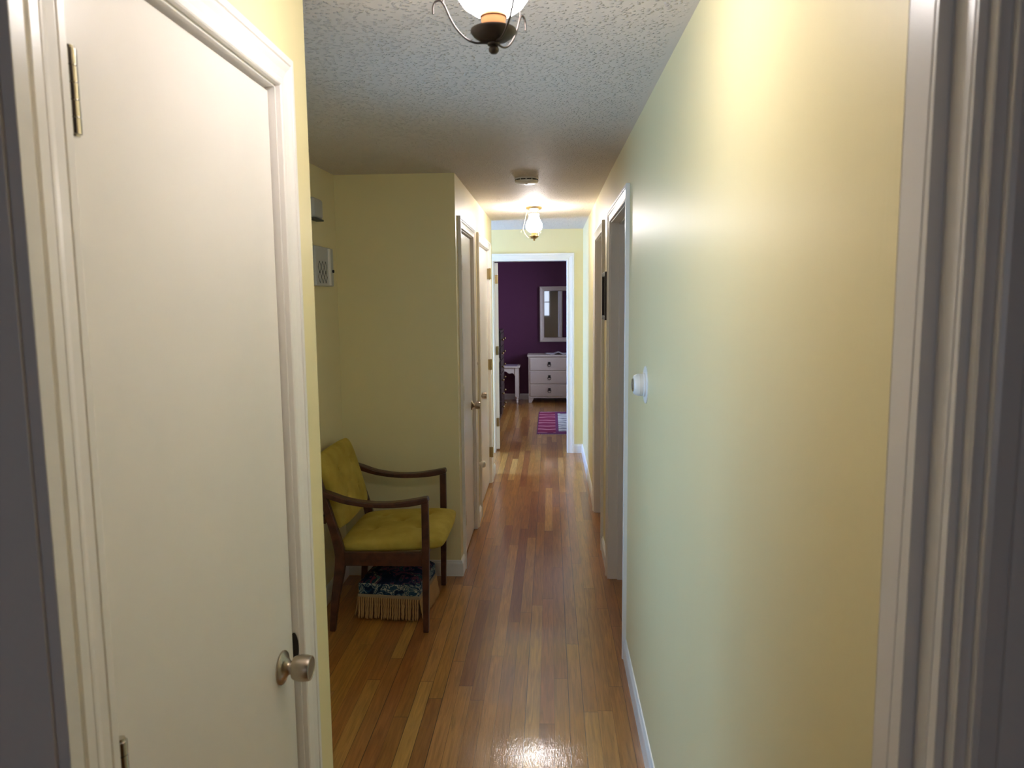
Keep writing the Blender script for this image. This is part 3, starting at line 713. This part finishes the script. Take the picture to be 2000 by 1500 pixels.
# ------------------------------------------------------------------ bedroom
# dresser
def dresser():
    x0, x1, y0, y1 = -.345, .735, 11.43, 11.81
    root = empty('dresser', ((x0+x1)/2, (y0+y1)/2, 0), 'antique white three-drawer dresser against the purple wall', 'dresser')
    off = Vector((-(x0+x1)/2, -(y0+y1)/2, 0))
    def add(n, bm, m, bev=.003, par=None):
        bmesh.ops.translate(bm, verts=bm.verts, vec=off); return obj(n, bm, M[m], par or root, bev)
    bm = B(); box(bm, x0, x1, y0, y1, .085, .725); box(bm, x0-.002, x1+.002, y0-.004, y1, .075, .10); add('body', bm, 'furn')
    bm = B(); box(bm, x0-.018, x1+.018, y0-.022, y1+.005, .725, .752); box(bm, x0-.008, x1+.008, y0-.010, y1+.002, .712, .726); add('top_board', bm, 'furn', .005)
    for xa, sg in ((x0, 1), (x1, -1)):
        for yy in (y0, y1-.05):
            bm = B(); vs = []
            for z, wd in ((0, .045), (.078, .085)):
                vs.append([bm.verts.new((xa, yy, z)), bm.verts.new((xa+sg*wd, yy, z)), bm.verts.new((xa+sg*wd, yy+.045, z)), bm.verts.new((xa, yy+.045, z))])
            bm.faces.new(vs[0]); bm.faces.new(vs[1])
            for k in range(4): bm.faces.new((vs[0][k], vs[0][(k+1) % 4], vs[1][(k+1) % 4], vs[1][k]))
            add('foot', bm, 'furn')
    for z0, z1 in ((.510, .700), (.302, .492), (.108, .284)):
        bm = B(); box(bm, x0+.025, x1-.025, y0-.012, y0+.01, z0, z1); dr = add('drawer', bm, 'furn', .004)
        for px in (-.02, .41):
            bm = B(); box(bm, px-.019, px+.019, y0-.018, y0-.010, (z0+z1)/2-.005, (z0+z1)/2+.038)
            P = [(px+.024*math.cos(a*PI/10), y0-.022, (z0+z1)/2-.008+.026*math.sin(a*PI/10)) for a in range(20)]
            tube(bm, P, .004, 6, closed=True)
            o = add('ring_pull', bm, 'black', 0, dr)
            bm = B(); box(bm, px-.016, px+.016, y0-.0165, y0-.0125, (z0+z1)/2-.030, (z0+z1)/2-.006)
dresser()
# cloth on the dresser
bm = B(); n = 18; V = []
for i in range(n+1):
    V.append([])
    for j in range(7):
        x = -.09+.62*i/n; y = 11.42+.30*j/6
        V[-1].append(bm.verts.new((x, y, .765+.006*math.sin(i*1.3)*math.cos(j*.9)+(.022*math.exp(-((i-6)/1.3)**2)))))
for i in range(n):
    for j in range(6): bm.faces.new((V[i][j], V[i+1][j], V[i+1][j+1], V[i][j+1]))
o = obj('table_runner', bm, M['cloth'], smooth=True); md = o.modifiers.new('solid', 'SOLIDIFY'); md.thickness = .004
tag(o, 'rumpled white cloth runner lying on the dresser top', 'cloth')
# mirror
r_ = empty('wall_mirror', (.20, 11.84, 1.37), 'white framed mirror on the purple wall above the dresser', 'mirror')
bm = B()
def mframe(bm, hw, hh, wd):
    pr = [(0, 0), (0, .035), (.012, .040), (wd*.6, .026), (wd-.008, .022), (wd, .016), (wd, 0)]
    cs = [(-1, -1), (-1, 1), (1, 1), (1, -1)]
    rows = [[bm.verts.new((sx*(hw-a), -t_, sz*(hh-a))) for a, t_ in pr] for sx, sz in cs]
    for i in range(4):
        a, c = rows[i], rows[(i+1) % 4]
        for k in range(len(pr)): bm.faces.new((a[k], a[(k+1) % len(pr)], c[(k+1) % len(pr)], c[k]))
mframe(bm, .372, .44, .070); obj('mirror_frame', bm, M['furn'], r_, .001)
bm = B(); box(bm, -.297, .297, -.018, -.010, -.365, .365); obj('mirror_glass', bm, M['mirror'], r_)
# side table
def side_table():
    x0, x1, y0, y1 = -.93, -.478, 11.30, 11.72; cx, cy = (x0+x1)/2, (y0+y1)/2
    root = empty('side_table', (cx, cy, 0), 'small antique white side table with turned legs left of the dresser', 'side table')
    hx, hy = (x1-x0)/2, (y1-y0)/2
    bm = B(); box(bm, -hx, hx, -hy, hy, .560, .585); obj('table_top', bm, M['furn'], root, .006)
    def apron(along_x_, pos):
        bm = B(); n = 24; L_ = (hx if along_x_ else hy)-.05; rows = []
        for i in range(n+1):
            s = -1+2*i/n; zb = .455+.040*(math.cos(s*PI*1.0)+1)/2*1.0 - (.02 if abs(s) > .82 else 0) + .012*math.cos(s*PI*3)
            for_ = []
            for dz in (.562, zb):
                for t in (-.009, .009):
                    for_.append(bm.verts.new((s*L_, pos+t, dz) if along_x_ else (pos+t, s*L_, dz)))
            rows.append(for_)
        for a, c in zip(rows, rows[1:]):
            for q in ((0, 1), (1, 3), (3, 2), (2, 0)): bm.faces.new((a[q[0]], a[q[1]], c[q[1]], c[q[0]]))
        bm.faces.new(rows[0]); bm.faces.new(rows[-1])
        obj('scalloped_apron', bm, M['furn'], root)
    apron(True, -hy+.035); apron(True, hy-.035); apron(False, -hx+.035); apron(False, hx-.035)
    for sx in (-1, 1):
        for sy in (-1, 1):
            bm = B(); X, Y = sx*(hx-.045), sy*(hy-.045)
            box(bm, X-.028, X+.028, Y-.028, Y+.028, .11, .56)
            lathe(bm, [(0, 0), (.014, 0), (.018, .012), (.021, .03), (.018, .048), (.014, .056), (.022, .062), (.022, .070), (.016, .076), (.026, .095), (.027, .112), (0, .112)], 24, Matrix.Translation((X, Y, 0)))
            obj('leg', bm, M['furn'], root, .002)
side_table()
bm = B(); box(bm, -.86, -.52, 11.34, 11.62, .585, .594)
tag(obj('table_mat', bm, paint('plum_mat', '#8b7c90', .8, .3, 200, .1), bevel=.002), 'thin greyish purple mat on the small side table', 'mat')
# dark chest seen end on behind the open door
def chest():
    x0, x1, y0, y1 = -1.10, -.672, 9.75, 10.45
    cx, cy = (x0+x1)/2, (y0+y1)/2
    root = empty('chest_of_drawers', (cx, cy, 0), 'tall dark chest of drawers seen side on behind the open bedroom door', 'chest of drawers')
    hx, hy = (x1-x0)/2, (y1-y0)/2
    bm = B(); box(bm, -hx, hx, -hy, hy, .06, 1.17); box(bm, -hx+.02, hx-.01, -hy+.02, hy-.02, 0, .06); obj('body', bm, M['chestwood'], root, .004)
    bm = B(); box(bm, -hx-.01, hx+.012, -hy-.012, hy+.012, 1.17, 1.20); obj('top_board', bm, M['chestwood'], root, .006)
    for i in range(6):
        z0 = .08+i*.182; bm = B(); box(bm, hx, hx+.012, -hy+.02, hy-.02, z0, z0+.172); d = obj('drawer', bm, M['chestwood'], root, .004)
        for yy in (-.2, .2):
            bm = B(); lathe(bm, [(0, 0), (.010, 0), (.007, .010), (.016, .020), (.017, .028), (.010, .034), (0, .035)], 20, Matrix.Translation((hx+.011, yy, z0+.086)) @ Matrix.Rotation(PI/2, 4, 'Y'))
            k = obj('drawer_knob', bm, M['brass'], d, smooth=True)
chest()
# rug
r_ = empty('rug', (.26, 9.6, 0), 'magenta rug with wavy stripes and a pale panel on the bedroom floor', 'rug')
bm = B(); box(bm, -.43, .43, -.86, .86, .0005, .008); obj('rug_border', bm, M['rugborder'], r_, .002)
bm = B(); box(bm, -.42, -.20, -.80, .80, .006, .011); obj('striped_band', bm, M['rug'], r_, .001)
bm = B(); box(bm, -.165, .38, -.70, .68, .006, .0115); obj('pale_panel', bm, M['rugpanel'], r_, .001)
bm = B()
for i in range(60):
    x = -.42+.84*i/59
    for s in (-1, 1): tube(bm, [(x, s*.855, .004), (x+random.uniform(-.006, .006), s*.90, .003)], .0022, 5)
f = obj('rug_fringe', bm, M['cloth'], r_); f['kind'] = 'stuff'
